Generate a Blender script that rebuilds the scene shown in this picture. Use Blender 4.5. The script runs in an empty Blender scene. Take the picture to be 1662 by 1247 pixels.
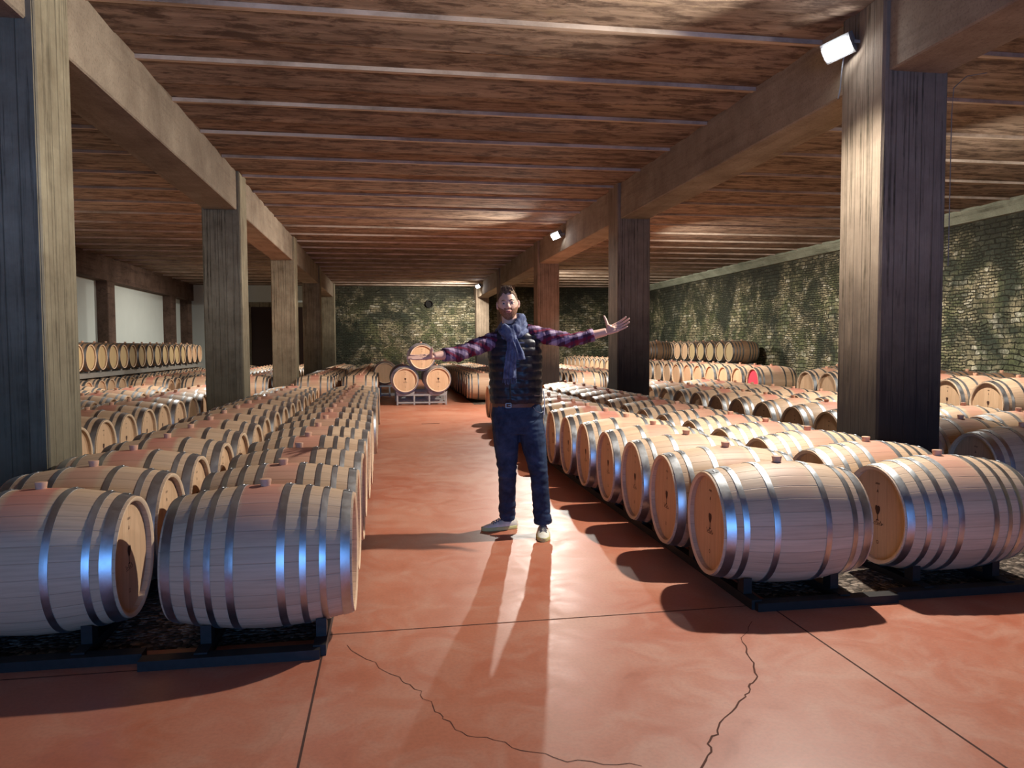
import bpy, bmesh, math, random
from mathutils import Vector, Matrix, noise
from math import sin, cos, pi, radians, exp, sqrt
random.seed(7)
scene = bpy.context.scene
C = scene.collection

# ------------------------------------------------------------------ camera
YAW, PITCH, ROLL, CAMH, FPX = .1623, .0501, .0051, 1.4768, 1222.7
fw = Vector((sin(YAW)*cos(PITCH), cos(YAW)*cos(PITCH), -sin(PITCH)))
rt0 = Vector((cos(YAW), -sin(YAW), 0)); up0 = rt0.cross(fw)
rt = rt0*cos(ROLL) - up0*sin(ROLL); up = rt0*sin(ROLL) + up0*cos(ROLL)
cam_d = bpy.data.cameras.new('camera'); cam = bpy.data.objects.new('camera', cam_d); C.objects.link(cam)
cam_d.sensor_fit = 'HORIZONTAL'; cam_d.sensor_width = 36; cam_d.lens = 36*FPX/1662
cam_d.clip_start = .05; cam_d.clip_end = 200
cam.matrix_world = Matrix(((rt.x, up.x, -fw.x, 0), (rt.y, up.y, -fw.y, 0), (rt.z, up.z, -fw.z, CAMH), (0, 0, 0, 1)))
scene.camera = cam

# ------------------------------------------------------------------ world, lights, exposure
scene.view_settings.view_transform = 'Standard'
scene.view_settings.look = 'None'
scene.view_settings.gamma = 1
scene.view_settings.use_curve_mapping = False
scene.view_settings.exposure = 0.6
try:
    scene.cycles.max_bounces = 8; scene.cycles.diffuse_bounces = 5; scene.cycles.glossy_bounces = 4
    scene.cycles.use_denoising = True; scene.cycles.caustics_reflective = False; scene.cycles.sample_clamp_indirect = 6
except Exception: pass
world = bpy.data.worlds.new('world'); scene.world = world; world.use_nodes = True
world.node_tree.nodes['Background'].inputs[0].default_value = (.35, .55, 1, 1)
world.node_tree.nodes['Background'].inputs[1].default_value = .6

LAMP_W, BAY_W, DAY_W = 900, 800, 90
LAMP_COL = (1, .94, .84)
def flood(name, loc, watts, aim, col=LAMP_COL, rad=.05, cone=168, blend=.7):
    d = bpy.data.lights.new(name, 'SPOT'); d.energy = watts; d.color = col; d.shadow_soft_size = rad; d.spot_size = radians(cone); d.spot_blend = blend
    o = bpy.data.objects.new(name, d); o.location = loc; C.objects.link(o); o.rotation_euler = Vector(aim).to_track_quat('-Z', 'Y').to_euler(); return o
LAMPS = [(3.735, 5.87, 3.95), (3.735, 16.5, 3.95), (3.735, 31.2, 3.99)]
BAY_LAMPS = [(6.2, 8.5, 3.95), (5.45, 16.6, 3.95), (4.72, 27.0, 3.98), (9.6, 3.2, 3.95)]  # unseen right-bay lamps, assumed from the lit barrel tops and wall
for i, (x, y, z) in enumerate(LAMPS): flood('floodlight_glow', (x-.31, y-.10, z-.10), LAMP_W*(.80, 1.15, .62)[i], ((-.66, -.14, -.74), (-.62, -.2, -.76), (-.5, .55, -.7))[i], cone=160, blend=.75)
for i, (x, y, z) in enumerate(BAY_LAMPS): flood('unseen_bay_light', (x, y, z-.2), BAY_W*(.85, 1.3, 1.5, .9)[i], (.6, .1, -.78), cone=158)
for loc in [(-3.15, 15.5, 4.0), (-3.15, 27, 4.0)]: flood('unseen_bay_light', (loc[0], loc[1], loc[2]-.2), BAY_W*.6, (-.5, 0, -.85), cone=150)  # unseen lamps added to brighten the left bay and its white wall
# daylight through the open entrance in the wall behind the photographer
d = bpy.data.lights.new('doorway_daylight', 'AREA'); d.shape = 'RECTANGLE'; d.size = 5.0; d.size_y = 2.4
d.energy = DAY_W*2.4; d.color = (.13, .40, 1)
o = bpy.data.objects.new('doorway_daylight', d); C.objects.link(o); o.location = (.3, -5.4, 1.3); o.rotation_euler = (radians(90), 0, 0)
o.rotation_euler = Vector((0, -1, 0)).to_track_quat('Z', 'Y').to_euler()

# ------------------------------------------------------------------ helpers
def tag(o, label=None, cat=None, group=None, kind=None):
    if label: o['label'] = label
    if cat: o['category'] = cat
    if group: o['group'] = group
    if kind: o['kind'] = kind
    return o
def link(name, data, parent=None, loc=None):
    o = bpy.data.objects.new(name, data); C.objects.link(o)
    if parent: o.parent = parent
    if loc is not None: o.location = loc
    return o
def mesh(name, verts, faces, mats, smooth=False, fm=None):
    me = bpy.data.meshes.new(name); me.from_pydata([tuple(v) for v in verts], [], faces)
    for m in (mats if isinstance(mats, (list, tuple)) else [mats]): me.materials.append(m)
    if fm: me.polygons.foreach_set('material_index', fm)
    if smooth: me.polygons.foreach_set('use_smooth', [True]*len(me.polygons))
    me.update(); return me
class MB:
    def __init__(s): s.v = []; s.f = []; s.m = []
    def add(s, v, f, m=0):
        n = len(s.v); s.v += [tuple(a) for a in v]; s.f += [tuple(i+n for i in q) for q in f]; s.m += [m]*len(f); return s
    def box(s, x0, x1, y0, y1, z0, z1, m=0):
        v = [(x, y, z) for z in (z0, z1) for y in (y0, y1) for x in (x0, x1)]
        return s.add(v, [(0, 2, 3, 1), (4, 5, 7, 6), (0, 1, 5, 4), (2, 6, 7, 3), (0, 4, 6, 2), (1, 3, 7, 5)], m)
    def cbox(s, x0, x1, y0, y1, z0, z1, c, m=0):   # box with chamfered vertical edges
        p = [(x0+c, y0), (x1-c, y0), (x1, y0+c), (x1, y1-c), (x1-c, y1), (x0+c, y1), (x0, y1-c), (x0, y0+c)]
        return s.prism([(a, b, z0) for a, b in p], (0, 0, z1-z0), m)
    def prism(s, pts, ext, m=0):
        n = len(pts); e = Vector(ext); v = [Vector(p) for p in pts] + [Vector(p)+e for p in pts]
        return s.add(v, [tuple(range(n-1, -1, -1)), tuple(range(n, 2*n))] + [(i, (i+1) % n, n+(i+1) % n, n+i) for i in range(n)], m)
    def loft(s, rings, m=0, cap=True):
        n = len(rings[0]); v = [p for r in rings for p in r]; f = []
        for k in range(len(rings)-1):
            for i in range(n):
                j = (i+1) % n; f.append((k*n+i, k*n+j, (k+1)*n+j, (k+1)*n+i))
        if cap: f.append(tuple(range(n-1, -1, -1))); f.append(tuple((len(rings)-1)*n+i for i in range(n)))
        return s.add(v, f, m)
    def tube(s, pts, rad, n=10, m=0):
        pts = [Vector(p) for p in pts]; rings = []; ref = Vector((0, 0, 1))
        for i, p in enumerate(pts):
            t = (pts[min(i+1, len(pts)-1)] - pts[max(i-1, 0)]).normalized()
            if abs(t.dot(ref)) > .95: ref = Vector((0, 1, 0)) if abs(t.y) < .9 else Vector((1, 0, 0))
            a = t.cross(ref).normalized(); b = a.cross(t).normalized()
            r = rad[i] if isinstance(rad, list) else rad
            ra, rb = r if isinstance(r, (list, tuple)) else (r, r)
            rings.append([p + a*ra*cos(2*pi*k/n) + b*rb*sin(2*pi*k/n) for k in range(n)])
        return s.loft(rings, m)
    def capsule(s, a, b, ra, rb, n=10, m=0):
        a = Vector(a); b = Vector(b); t = (b-a).normalized()
        pts = [a-t*ra*.95, a-t*ra*.6, a, b, b+t*rb*.6, b+t*rb*.95]
        return s.tube(pts, [ra*.3, ra*.8, ra, rb, rb*.8, rb*.3], n, m)
    def ball(s, c, r, nu=16, nv=10, m=0, rot=None):
        c = Vector(c); r = Vector(r) if isinstance(r, (tuple, list, Vector)) else Vector((r, r, r)); v = []; f = []
        for j in range(nv+1):
            th = pi*j/nv; th = min(max(th, .02), pi-.02)
            for i in range(nu):
                ph = 2*pi*i/nu; p = Vector((r.x*sin(th)*cos(ph), r.y*sin(th)*sin(ph), r.z*cos(th)))
                v.append(c + (rot @ p if rot else p))
        for j in range(nv):
            for i in range(nu):
                k = (i+1) % nu; f.append((j*nu+i, (j+1)*nu+i, (j+1)*nu+k, j*nu+k))
        f.append(tuple(range(nu))); f.append(tuple(nv*nu+i for i in range(nu-1, -1, -1)))
        return s.add(v, f, m)
    def lathe_x(s, prof, n=40, m=0):   # prof: (x, r) pairs, open surface of revolution about X
        v = []; f = []
        for x, r in prof:
            for i in range(n): v.append((x, r*cos(2*pi*i/n), r*sin(2*pi*i/n)))
        for k in range(len(prof)-1):
            for i in range(n):
                j = (i+1) % n; f.append((k*n+i, k*n+j, (k+1)*n+j, (k+1)*n+i))
        return s.add(v, f, m)
    def me(s, name, mats, smooth=False): return mesh(name, s.v, s.f, mats, smooth, s.m)
    def obj(s, name, mats, parent=None, loc=None, smooth=False): return link(name, s.me(name, mats, smooth), parent, loc)
def fix_normals(me):
    bm = bmesh.new(); bm.from_mesh(me); bmesh.ops.recalc_face_normals(bm, faces=bm.faces); bm.to_mesh(me); bm.free()
def sharp(me, ang=35):
    me.polygons.foreach_set('use_smooth', [True]*len(me.polygons))
    try: me.set_sharp_from_angle(angle=radians(ang))
    except Exception: pass
def empty(name, loc, rz=0):
    o = bpy.data.objects.new(name, None); C.objects.link(o); o.location = loc; o.rotation_euler = (0, 0, rz); return o

# ------------------------------------------------------------------ materials
class N:
    def __init__(s, name):
        s.mat = bpy.data.materials.new(name); s.mat.use_nodes = True; s.nt = s.mat.node_tree; s.b = s.nt.nodes['Principled BSDF']
        s.b.inputs['Specular IOR Level'].default_value = .3
    def n(s, t, **k):
        o = s.nt.nodes.new(t)
        for a, b in k.items():
            if a.startswith('i_'): o.inputs[a[2:].replace('_', ' ')].default_value = b
            else: setattr(o, a, b)
        return o
    def l(s, a, b): s.nt.links.new(a, b)
    def co(s, kind='Object', scale=(1, 1, 1), rot=(0, 0, 0)):
        if kind == 'World': src = s.n('ShaderNodeNewGeometry').outputs['Position']
        else: src = s.n('ShaderNodeTexCoord').outputs[kind]
        m = s.n('ShaderNodeMapping'); m.inputs['Scale'].default_value = scale; m.inputs['Rotation'].default_value = rot
        s.l(src, m.inputs['Vector']); return m.outputs['Vector']
    def noise(s, vec, scale=5, detail=4, rough=.6, dist=0):
        o = s.n('ShaderNodeTexNoise'); s.l(vec, o.inputs['Vector']); o.inputs['Scale'].default_value = scale
        o.inputs['Detail'].default_value = detail; o.inputs['Roughness'].default_value = rough; o.inputs['Distortion'].default_value = dist; return o.outputs[0]
    def ramp(s, fac, stops):
        o = s.n('ShaderNodeValToRGB'); s.l(fac, o.inputs[0]); e = o.color_ramp.elements
        while len(e) > 1: e.remove(e[-1])
        for i, (p, c) in enumerate(stops):
            q = e[0] if i == 0 else e.new(p); q.position = p; q.color = (c, c, c, 1) if isinstance(c, (int, float)) else (*c, 1)
        return o.outputs[0]
    def mix(s, fac, a, b, mode='MIX'):
        o = s.n('ShaderNodeMix', data_type='RGBA', blend_type=mode)
        for sock, v in ((o.inputs[0], fac), (o.inputs[6], a), (o.inputs[7], b)):
            if isinstance(v, (int, float)): sock.default_value = v if sock is o.inputs[0] else (v, v, v, 1)
            elif isinstance(v, tuple): sock.default_value = (*v, 1)
            else: s.l(v, sock)
        return o.outputs[2]
    def math(s, op, a, b=0, c=0, clamp=False):
        o = s.n('ShaderNodeMath', operation=op, use_clamp=clamp)
        for i, v in enumerate((a, b, c)):
            if isinstance(v, (int, float)): o.inputs[i].default_value = v
            else: s.l(v, o.inputs[i])
        return o.outputs[0]
    def bump(s, h, strength=.3, dist=.01):
        o = s.n('ShaderNodeBump'); o.inputs['Strength'].default_value = strength; o.inputs['Distance'].default_value = dist
        s.l(h, o.inputs['Height']); s.l(o.outputs[0], s.b.inputs['Normal'])
    def sep(s, v):
        o = s.n('ShaderNodeSeparateXYZ'); s.l(v, o.inputs[0]); return o.outputs
    def comb(s, x, y, z):
        o = s.n('ShaderNodeCombineXYZ')
        for i, v in enumerate((x, y, z)):
            if isinstance(v, (int, float)): o.inputs[i].default_value = v
            else: s.l(v, o.inputs[i])
        return o.outputs[0]
    def set(s, col=None, rough=None, metal=None, spec=None):
        for k, v in (('Base Color', col), ('Roughness', rough), ('Metallic', metal), ('Specular IOR Level', spec)):
            if v is None: continue
            if isinstance(v, tuple): s.b.inputs[k].default_value = (*v, 1)
            elif isinstance(v, (int, float)): s.b.inputs[k].default_value = v
            else: s.l(v, s.b.inputs[k])
        return s
def plain(name, col, rough=.6, metal=0, spec=.3, var=.15, scale=30, bump=0):
    n = N(name); f = n.noise(n.co(), scale, 3)
    c = n.mix(f, tuple(x*(1-var) for x in col), tuple(min(1, x*(1+var)) for x in col))
    n.set(c, rough, metal, spec)
    if bump: n.bump(f, bump, .004)
    return n.mat

def m_floor():
    n = N('terracotta_concrete'); w = n.co('World')
    a = n.noise(w, .7, 5, .6, .6); b = n.noise(w, 3.2, 6, .65, 1.0); f = n.noise(w, 60, 3)
    c = n.mix(n.ramp(a, [(.35, 0.), (.65, 1.)]), (.44, .130, .068), (.51, .205, .125))
    c = n.mix(n.ramp(b, [(.45, 0.), (.75, .55)]), c, (.52, .31, .22))
    c = n.mix(n.ramp(b, [(.22, .5), (.36, 0.)]), c, (.30, .095, .052))
    c = n.mix(n.ramp(f, [(.3, .22), (.6, 0.)]), c, (.2, .08, .05))
    n.set(c, n.ramp(b, [(.3, .34), (.7, .52)]), 0, .35); n.bump(f, .08, .002); return n.mat
def m_concrete(name, lo, hi, stain, rows=True, axis='Z', stainamt=.8):
    n = N(name); v = n.co()
    sc = {'Z': (9, 9, .5), 'Y': (9, .5, 9), 'X': (.35, 9, 9)}[axis]
    s = n.noise(n.co('Object', sc), 1.0, 5, .65, .3); a = n.noise(v, 1.6, 6, .65); f = n.noise(v, 45, 4, .7)
    c = n.mix(n.ramp(a, [(.3, 0.), (.7, 1.)]), lo, hi)
    k = n.math('MULTIPLY', n.ramp(s, [(.5, 0.), (.62, 1.)]), n.ramp(n.noise(v, 2.3, 5, .7, .5), [(.38, .15), (.62, 1.)]))
    c = n.mix(n.math('MULTIPLY', k, stainamt), c, stain)
    c = n.mix(n.ramp(f, [(.28, .5), (.5, 0.)]), c, stain)
    n.set(c, .85, 0, .2)
    h = n.math('ADD', n.math('MULTIPLY', s, 1.2), n.math('MULTIPLY', f, .5)); n.bump(h, .55, .012); return n.mat
def m_pillar(name, lo, hi, damp, dampamt):
    n = N(name); v = n.co(); p = n.sep(v)
    # board marks: narrow vertical boards round the shaft
    u = n.math('MULTIPLY', n.math('ADD', p[0], p[1]), 9.0)
    fr = n.math('FRACT', u); board = n.noise(n.comb(n.math('FLOOR', u), 3.3, n.math('FLOOR', n.math('MULTIPLY', p[2], .7))), 3.7, 1)
    joint = n.ramp(fr, [(0., 1.), (.05, 0.), (.95, 0.), (1., 1.)])
    s = n.noise(n.co('Object', (22, 22, .55)), 1.0, 6, .7, .4); g = n.noise(n.co('Object', (60, 60, 3)), 1, 4, .6); a = n.noise(v, 2.2, 5, .65)
    c = n.mix(n.ramp(a, [(.3, 0.), (.7, 1.)]), lo, hi)
    c = n.mix(n.math('MULTIPLY', board, .35), c, tuple(x*.6 for x in lo))
    k = n.math('MULTIPLY', n.ramp(s, [(.52, 0.), (.6, 1.)]), n.ramp(n.noise(v, 1.8, 4, .7), [(.35, .1), (.65, .9)]))
    c = n.mix(k, c, (.05, .04, .025))
    c = n.mix(n.math('MULTIPLY', joint, .55), c, (.06, .05, .035))
    # rising damp: darker concrete in the lower part with a ragged edge
    lv = n.math('SUBTRACT', n.math('ADD', p[2], n.math('MULTIPLY', n.math('SUBTRACT', s, .5), 1.6)), .2)
    dm = n.ramp(lv, [(.55, 1.), (1.35/2 + .35, 0.)]) if False else n.math('MULTIPLY', n.math('SUBTRACT', 1.95, lv), .85, clamp=True)
    c = n.mix(n.math('MULTIPLY', dm, dampamt), c, damp)
    n.set(c, .85, 0, .2); h = n.math('SUBTRACT', n.math('ADD', g, n.math('MULTIPLY', s, .8)), joint); n.bump(h, .6, .01); return n.mat
def m_ceiling():
    n = N('board_marked_ceiling'); w = n.co('World'); p = n.sep(w)
    g = n.noise(n.co('World', (.5, 7, 1)), 1.0, 7, .7, .5); a = n.noise(n.co('World', (.35, 1.1, 1)), 1.4, 6, .7, .7); b = n.noise(n.co('World', (1.4, 4.2, 1)), 2.0, 6, .7, .3)
    c = n.mix(n.ramp(g, [(.3, 0.), (.7, 1.)]), (.17, .115, .078), (.47, .345, .25))
    c = n.mix(n.ramp(b, [(.46, 0.), (.60, .85)]), c, (.085, .052, .036))
    c = n.mix(n.ramp(a, [(.55, 0.), (.75, .6)]), c, (.12, .075, .05))
    c = n.mix(n.ramp(n.noise(w, 3, 5, .7), [(.6, 0.), (.78, .5)]), c, (.36, .27, .14))
    n.set(c, .85, 0, .2); n.bump(n.math('ADD', g, b), .5, .015); return n.mat
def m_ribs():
    n = N('lit_joint_lip'); g = n.noise(n.co('World', (.8, 14, 1)), 1.2, 6, .7)  # joint lips coloured pale to stand for the light they catch
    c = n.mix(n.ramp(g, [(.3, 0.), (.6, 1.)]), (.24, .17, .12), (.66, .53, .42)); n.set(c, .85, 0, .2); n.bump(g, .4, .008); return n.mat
def m_stone(name, axis):
    n = N(name); w = n.co('World'); p = n.sep(w)
    u = p[1] if axis == 'Y' else p[0]
    jit = n.noise(w, .9, 3, .6); j2 = n.noise(w, 5.5, 3, .6); j3 = n.noise(n.comb(p[2], u, 4.), 4.0, 3, .6)
    zz = n.math('ADD', n.math('ADD', p[2], n.math('MULTIPLY', jit, .18)), n.math('MULTIPLY', j2, .075))
    uu = n.math('ADD', u, n.math('MULTIPLY', j3, .22))
    def stones(bw, rh, off):
        t = n.n('ShaderNodeTexBrick'); t.offset = .5; t.squash = 1; n.l(n.comb(n.math('ADD', uu, off), zz, 0), t.inputs['Vector'])
        for k_, v_ in (('Scale', 1), ('Mortar Size', .013), ('Mortar Smooth', .7), ('Bias', 0), ('Brick Width', bw), ('Row Height', rh)): t.inputs[k_].default_value = v_
        t.inputs['Color1'].default_value = (0, 0, 0, 1); t.inputs['Color2'].default_value = (1, 1, 1, 1); t.inputs['Mortar'].default_value = (.5, .5, .5, 1)
        return t.outputs['Fac'], t.outputs['Color']
    f1, c1 = stones(.27, .105, 0.); f2, c2 = stones(.16, .062, 3.3)
    sel = n.ramp(n.noise(w, .9, 2), [(.49, 0.), (.52, 1.)])
    edge = n.math('SUBTRACT', 1, n.math('ADD', n.math('MULTIPLY', f1, n.math('SUBTRACT', 1, sel)), n.math('MULTIPLY', f2, sel)))
    tone = n.sep(n.mix(sel, c1, c2))[0]; cs = (tone, n.math('FRACT', n.math('MULTIPLY', tone, 7.3)), n.math('FRACT', n.math('MULTIPLY', tone, 3.7)))
    c = n.mix(cs[0], (.20, .17, .10), (.74, .64, .40))
    c = n.mix(n.ramp(cs[1], [(.80, 0.), (.88, .85)]), c, (.90, .84, .66))
    big = n.noise(w, .62, 6, .68, .5); mid = n.noise(w, 1.7, 6, .72, .3)
    c = n.mix(n.ramp(mid, [(.44, 0.), (.56, .82)]), c, (.11, .14, .06))
    c = n.mix(n.ramp(n.noise(w, 2.6, 6, .75, .2), [(.55, 0.), (.62, .8)]), c, (.06, .065, .045))
    c = n.mix(n.ramp(big, [(.44, 0.), (.56, .9)]), c, (.045, .058, .045))
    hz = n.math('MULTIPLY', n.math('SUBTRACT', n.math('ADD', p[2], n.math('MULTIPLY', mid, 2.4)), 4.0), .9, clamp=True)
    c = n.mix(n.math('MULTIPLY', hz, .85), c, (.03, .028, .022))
    f = n.noise(w, 22, 4, .75)
    c = n.mix(n.ramp(f, [(.36, .75), (.52, 0.)]), c, (.04, .045, .025))
    c = n.mix(edge, (.03, .028, .018), c)
    n.set(c, .85, 0, .25); h = n.math('ADD', n.math('MULTIPLY', edge, 1.3), n.math('ADD', n.math('MULTIPLY', f, .6), n.math('MULTIPLY', cs[2], .7))); n.bump(h, .8, .045); return n.mat
def m_stave(name, wood_lo, wood_hi, red):
    n = N(name); v = n.co(); p = n.sep(v)
    ang = n.math('ARCTAN2', p[1], p[2]); u = n.math('MULTIPLY', n.math('ADD', ang, pi), 29/(2*pi))
    fl = n.math('FLOOR', u); fr = n.math('FRACT', u)
    oi = n.n('ShaderNodeObjectInfo').outputs['Random']
    cell = n.noise(n.comb(fl, n.math('MULTIPLY', oi, 50), 0), 1.7, 0)
    seam = n.ramp(fr, [(0., 1.), (.045, 0.), (.955, 0.), (1., 1.)])
    g = n.noise(n.comb(n.math('MULTIPLY', p[0], 2.2), n.math('MULTIPLY', u, 3.4), n.math('MULTIPLY', oi, 90)), 1.6, 5, .65)
    a = n.noise(n.comb(p[0], p[1], n.math('ADD', p[2], n.math('MULTIPLY', oi, 30))), 3.0, 4, .6)
    c = n.mix(n.ramp(cell, [(.1, 0.), (.9, 1.)]), wood_lo, wood_hi)
    c = n.mix(n.ramp(g, [(.3, .35), (.6, 0.)]), c, tuple(x*.6 for x in wood_lo))
    # wine stain running round the middle under the bung
    mid = n.math('SUBTRACT', n.math('ADD', .115, n.math('MULTIPLY', n.math('SUBTRACT', a, .5), .10)), n.math('ABSOLUTE', p[0]))
    m1 = n.math('MULTIPLY', mid, 30, clamp=True)
    topm = n.math('MULTIPLY', n.math('SUBTRACT', p[2], .12), 4.0, clamp=True)
    amt = n.math('MULTIPLY', n.math('MULTIPLY', m1, topm), n.ramp(n.math('ADD', n.math('MULTIPLY', oi, .65), n.math('MULTIPLY', a, .35)), [(.15, .15), (.75, .75)]))
    c = n.mix(amt, c, red)
    c = n.mix(n.math('MULTIPLY', seam, .38), c, (.16, .10, .06))
    n.set(c, .55, 0, .35); n.bump(n.math('SUBTRACT', n.math('MULTIPLY', g, .3), seam), .35, .004); return n.mat
def m_head(name, lo, hi):
    n = N(name); v = n.co(); p = n.sep(v); u = n.math('MULTIPLY', n.math('ADD', p[1], 2), 11.5)
    fl = n.math('FLOOR', u); fr = n.math('FRACT', u); oi = n.n('ShaderNodeObjectInfo').outputs['Random']
    cell = n.noise(n.comb(fl, n.math('MULTIPLY', oi, 50), 0), 1.9, 0)
    g = n.noise(n.comb(n.math('MULTIPLY', u, 4), n.math('MULTIPLY', p[2], 3), n.math('MULTIPLY', oi, 70)), 1.8, 5, .65)
    seam = n.ramp(fr, [(0., 1.), (.03, 0.), (.97, 0.), (1., 1.)])
    c = n.mix(cell, lo, hi); c = n.mix(n.ramp(g, [(.3, .3), (.6, 0.)]), c, tuple(x*.6 for x in lo))
    c = n.mix(n.math('MULTIPLY', seam, .35), c, (.14, .08, .05)); n.set(c, .6, 0, .3); n.bump(n.math('SUBTRACT', g, seam), .25, .003); return n.mat
def m_metal(name, col, rough, metal=1):
    n = N(name); v = n.co(); a = n.noise(v, 6, 5, .7); b = n.noise(n.co('Object', (90, 4, 4)), 1, 3)
    c = n.mix(n.ramp(a, [(.35, 0.), (.7, 1.)]), tuple(x*.7 for x in col), col)
    n.set(c, n.ramp(a, [(.3, rough), (.75, rough+.2)]), metal, .5); n.bump(b, .12, .002); return n.mat
def m_gravel():
    n = N('dark_gravel'); w = n.co('World'); vo = n.n('ShaderNodeTexVoronoi'); vo.inputs['Scale'].default_value = 38; n.l(w, vo.inputs['Vector'])
    c = n.ramp(n.sep(vo.outputs['Color'])[0], [(0., (.03, .025, .02)), (.7, (.12, .09, .07)), (1., (.30, .24, .19))])
    n.set(c, .9, 0, .2); n.bump(n.math('SUBTRACT', 1, vo.outputs['Distance']), 1, .02); return n.mat
def m_plaid():
    n = N('plaid_flannel'); v = n.co(); p = n.sep(v)
    def band(x, f, lo, hi, ph=0.):
        fr = n.math('FRACT', n.math('ADD', n.math('MULTIPLY', x, f), ph)); return n.ramp(fr, [(0., 0.), (lo, 0.), (lo+.04, 1.), (hi, 1.), (min(hi+.04, 1), 0.)])
    X = n.math('ADD', p[0], n.math('MULTIPLY', p[2], .12)); Zc = n.math('ADD', p[2], n.math('MULTIPLY', p[1], .6)); Zc = n.math('SUBTRACT', Zc, n.math('MULTIPLY', n.math('ABSOLUTE', p[0]), .22))
    c = (.06, .022, .045); c = n.mix(n.math('MULTIPLY', band(X, 10, .1, .5), .55), c, (.25, .17, .30))
    c = n.mix(n.math('MULTIPLY', band(Zc, 11, .15, .5, .2), .6), c, (.30, .21, .33))
    both = n.math('MULTIPLY', band(X, 10, .1, .5), band(Zc, 11, .15, .5, .2)); c = n.mix(n.math('MULTIPLY', both, .6), c, (.50, .40, .48))
    c = n.mix(n.math('MULTIPLY', band(Zc, 11, .66, .9, .2), .85), c, (.16, .012, .035))
    c = n.mix(n.math('MULTIPLY', band(X, 10, .72, .80), .6), c, (.03, .02, .06)); n.set(c, .85, 0, .2); n.bump(n.noise(v, 40, 3), .25, .004); return n.mat

M = {}
M['floor'] = m_floor(); M['ceiling'] = m_ceiling(); M['rib'] = m_ribs()
M['beam'] = m_concrete('beam_concrete', (.22, .17, .125), (.40, .33, .25), (.12, .085, .06), axis='Y', stainamt=.35)
M['pillar'] = m_pillar('pillar_concrete', (.23, .19, .125), (.46, .41, .285), (.06, .052, .035), .62)
M['pillar_damp'] = m_pillar('damp_pillar_concrete', (.22, .165, .12), (.38, .30, .22), (.022, .018, .018), .96)
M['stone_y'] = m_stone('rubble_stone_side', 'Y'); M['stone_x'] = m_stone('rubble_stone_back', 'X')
M['plaster'] = plain('white_plaster', (.72, .78, .74), .9, var=.06, scale=2)
M['darkbrown'] = m_concrete('dark_stained_concrete', (.09, .055, .04), (.20, .13, .10), (.05, .03, .025), axis='Y')
M['stave'] = m_stave('oak_staves', (.50, .33, .21), (.68, .49, .33), (.50, .135, .11))
M['stave_dark'] = m_stave('dark_oak_staves', (.22, .13, .075), (.34, .21, .12), (.20, .07, .05))  # dark copy of the oak, also standing in for shade on some barrels
M['head'] = m_head('oak_head', (.58, .36, .21), (.74, .50, .31))
M['head_yellow'] = m_head('yellow_oak_head', (.50, .36, .18), (.66, .50, .27))
M['head_red'] = plain('red_wine_stained_head', (.75, .06, .10), .5)
M['hoop'] = m_metal('galvanised_hoop', (.62, .65, .68), .32)
M['hoop_far'] = m_metal('dull_hoop', (.30, .31, .32), .45)
M['bung'] = plain('silicone_bung', (.62, .36, .24), .5)
M['ink'] = plain('branded_mark', (.07, .03, .02), .7)
M['chime'] = plain('cut_stave_ends', (.72, .53, .36), .7)
M['rack'] = plain('dark_steel_rack', (.024, .021, .020), .5, .3, var=.3, bump=.3)
M['rackgrey'] = plain('grey_steel_rack', (.42, .41, .38), .45, .5)
M['gravel'] = m_gravel()
M['dark'] = plain('dark_void', (.012, .011, .010), .9); M['crack'] = plain('dark_crack', (.10, .035, .022), .9)
M['joint'] = plain('floor_joint', (.07, .03, .022), .9)
M['door'] = m_head('dark_door_boards', (.028, .014, .01), (.05, .026, .018))
M['housing'] = plain('grey_housing', (.30, .30, .30), .5, .5)
M['white'] = plain('white_plastic', (.75, .75, .72), .5)
em = N('lamp_glass'); em.set((1, 1, 1), .3); em.b.inputs['Emission Color'].default_value = (.93, .96, 1, 1); em.b.inputs['Emission Strength'].default_value = 40; M['glow'] = em.mat

# ------------------------------------------------------------------ the setting
XL, XR, XW_L, XW_R, YB, YF = -2.242, 3.837, -8.5, 11.85, 34.4, -5.3
CW, CD, Y0, BAY, ZB, ZC = .573, .558, 5.436, 6.90, 3.613, 4.20
def struct(mb, name, mats, smooth=False, label=None): 
    o = mb.obj(name, mats, smooth=smooth); tag(o, label, kind='structure'); return o
struct(MB().box(XW_L-.3, XW_R+.3, YF-.3, YB+.3, -.2, 0), 'floor', M['floor'])
# ceiling: precast planks laid across, each with a recessed board-marked field and lips painted pale at the joints as if catching light
cm = MB(); py = YF-.3; step = 1.24; k0 = 0
cm.box(XW_L-.3, XW_R+.3, YF-.3, YB+.3, ZC+.05, ZC+.25)
y = -5.92
while y < YB:
    cm.prism([(XW_L, y+.012, ZC+.055), (XW_L, y+.012, ZC+.004), (XW_L, y+.60, ZC-.012), (XW_L, y+.60, ZC+.055)], (XW_R-XW_L, 0, 0), 0)
    cm.prism([(XW_L, y+.60, ZC+.055), (XW_L, y+.60, ZC+.0), (XW_L, y+step-.105, ZC+.012), (XW_L, y+step-.105, ZC+.055)], (XW_R-XW_L, 0, 0), 0)
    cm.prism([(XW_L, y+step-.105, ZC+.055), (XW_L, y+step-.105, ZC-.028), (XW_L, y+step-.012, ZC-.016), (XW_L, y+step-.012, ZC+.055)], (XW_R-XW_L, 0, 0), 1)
    y += step
struct(cm, 'ceiling', [M['ceiling'], M['rib']])
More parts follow.
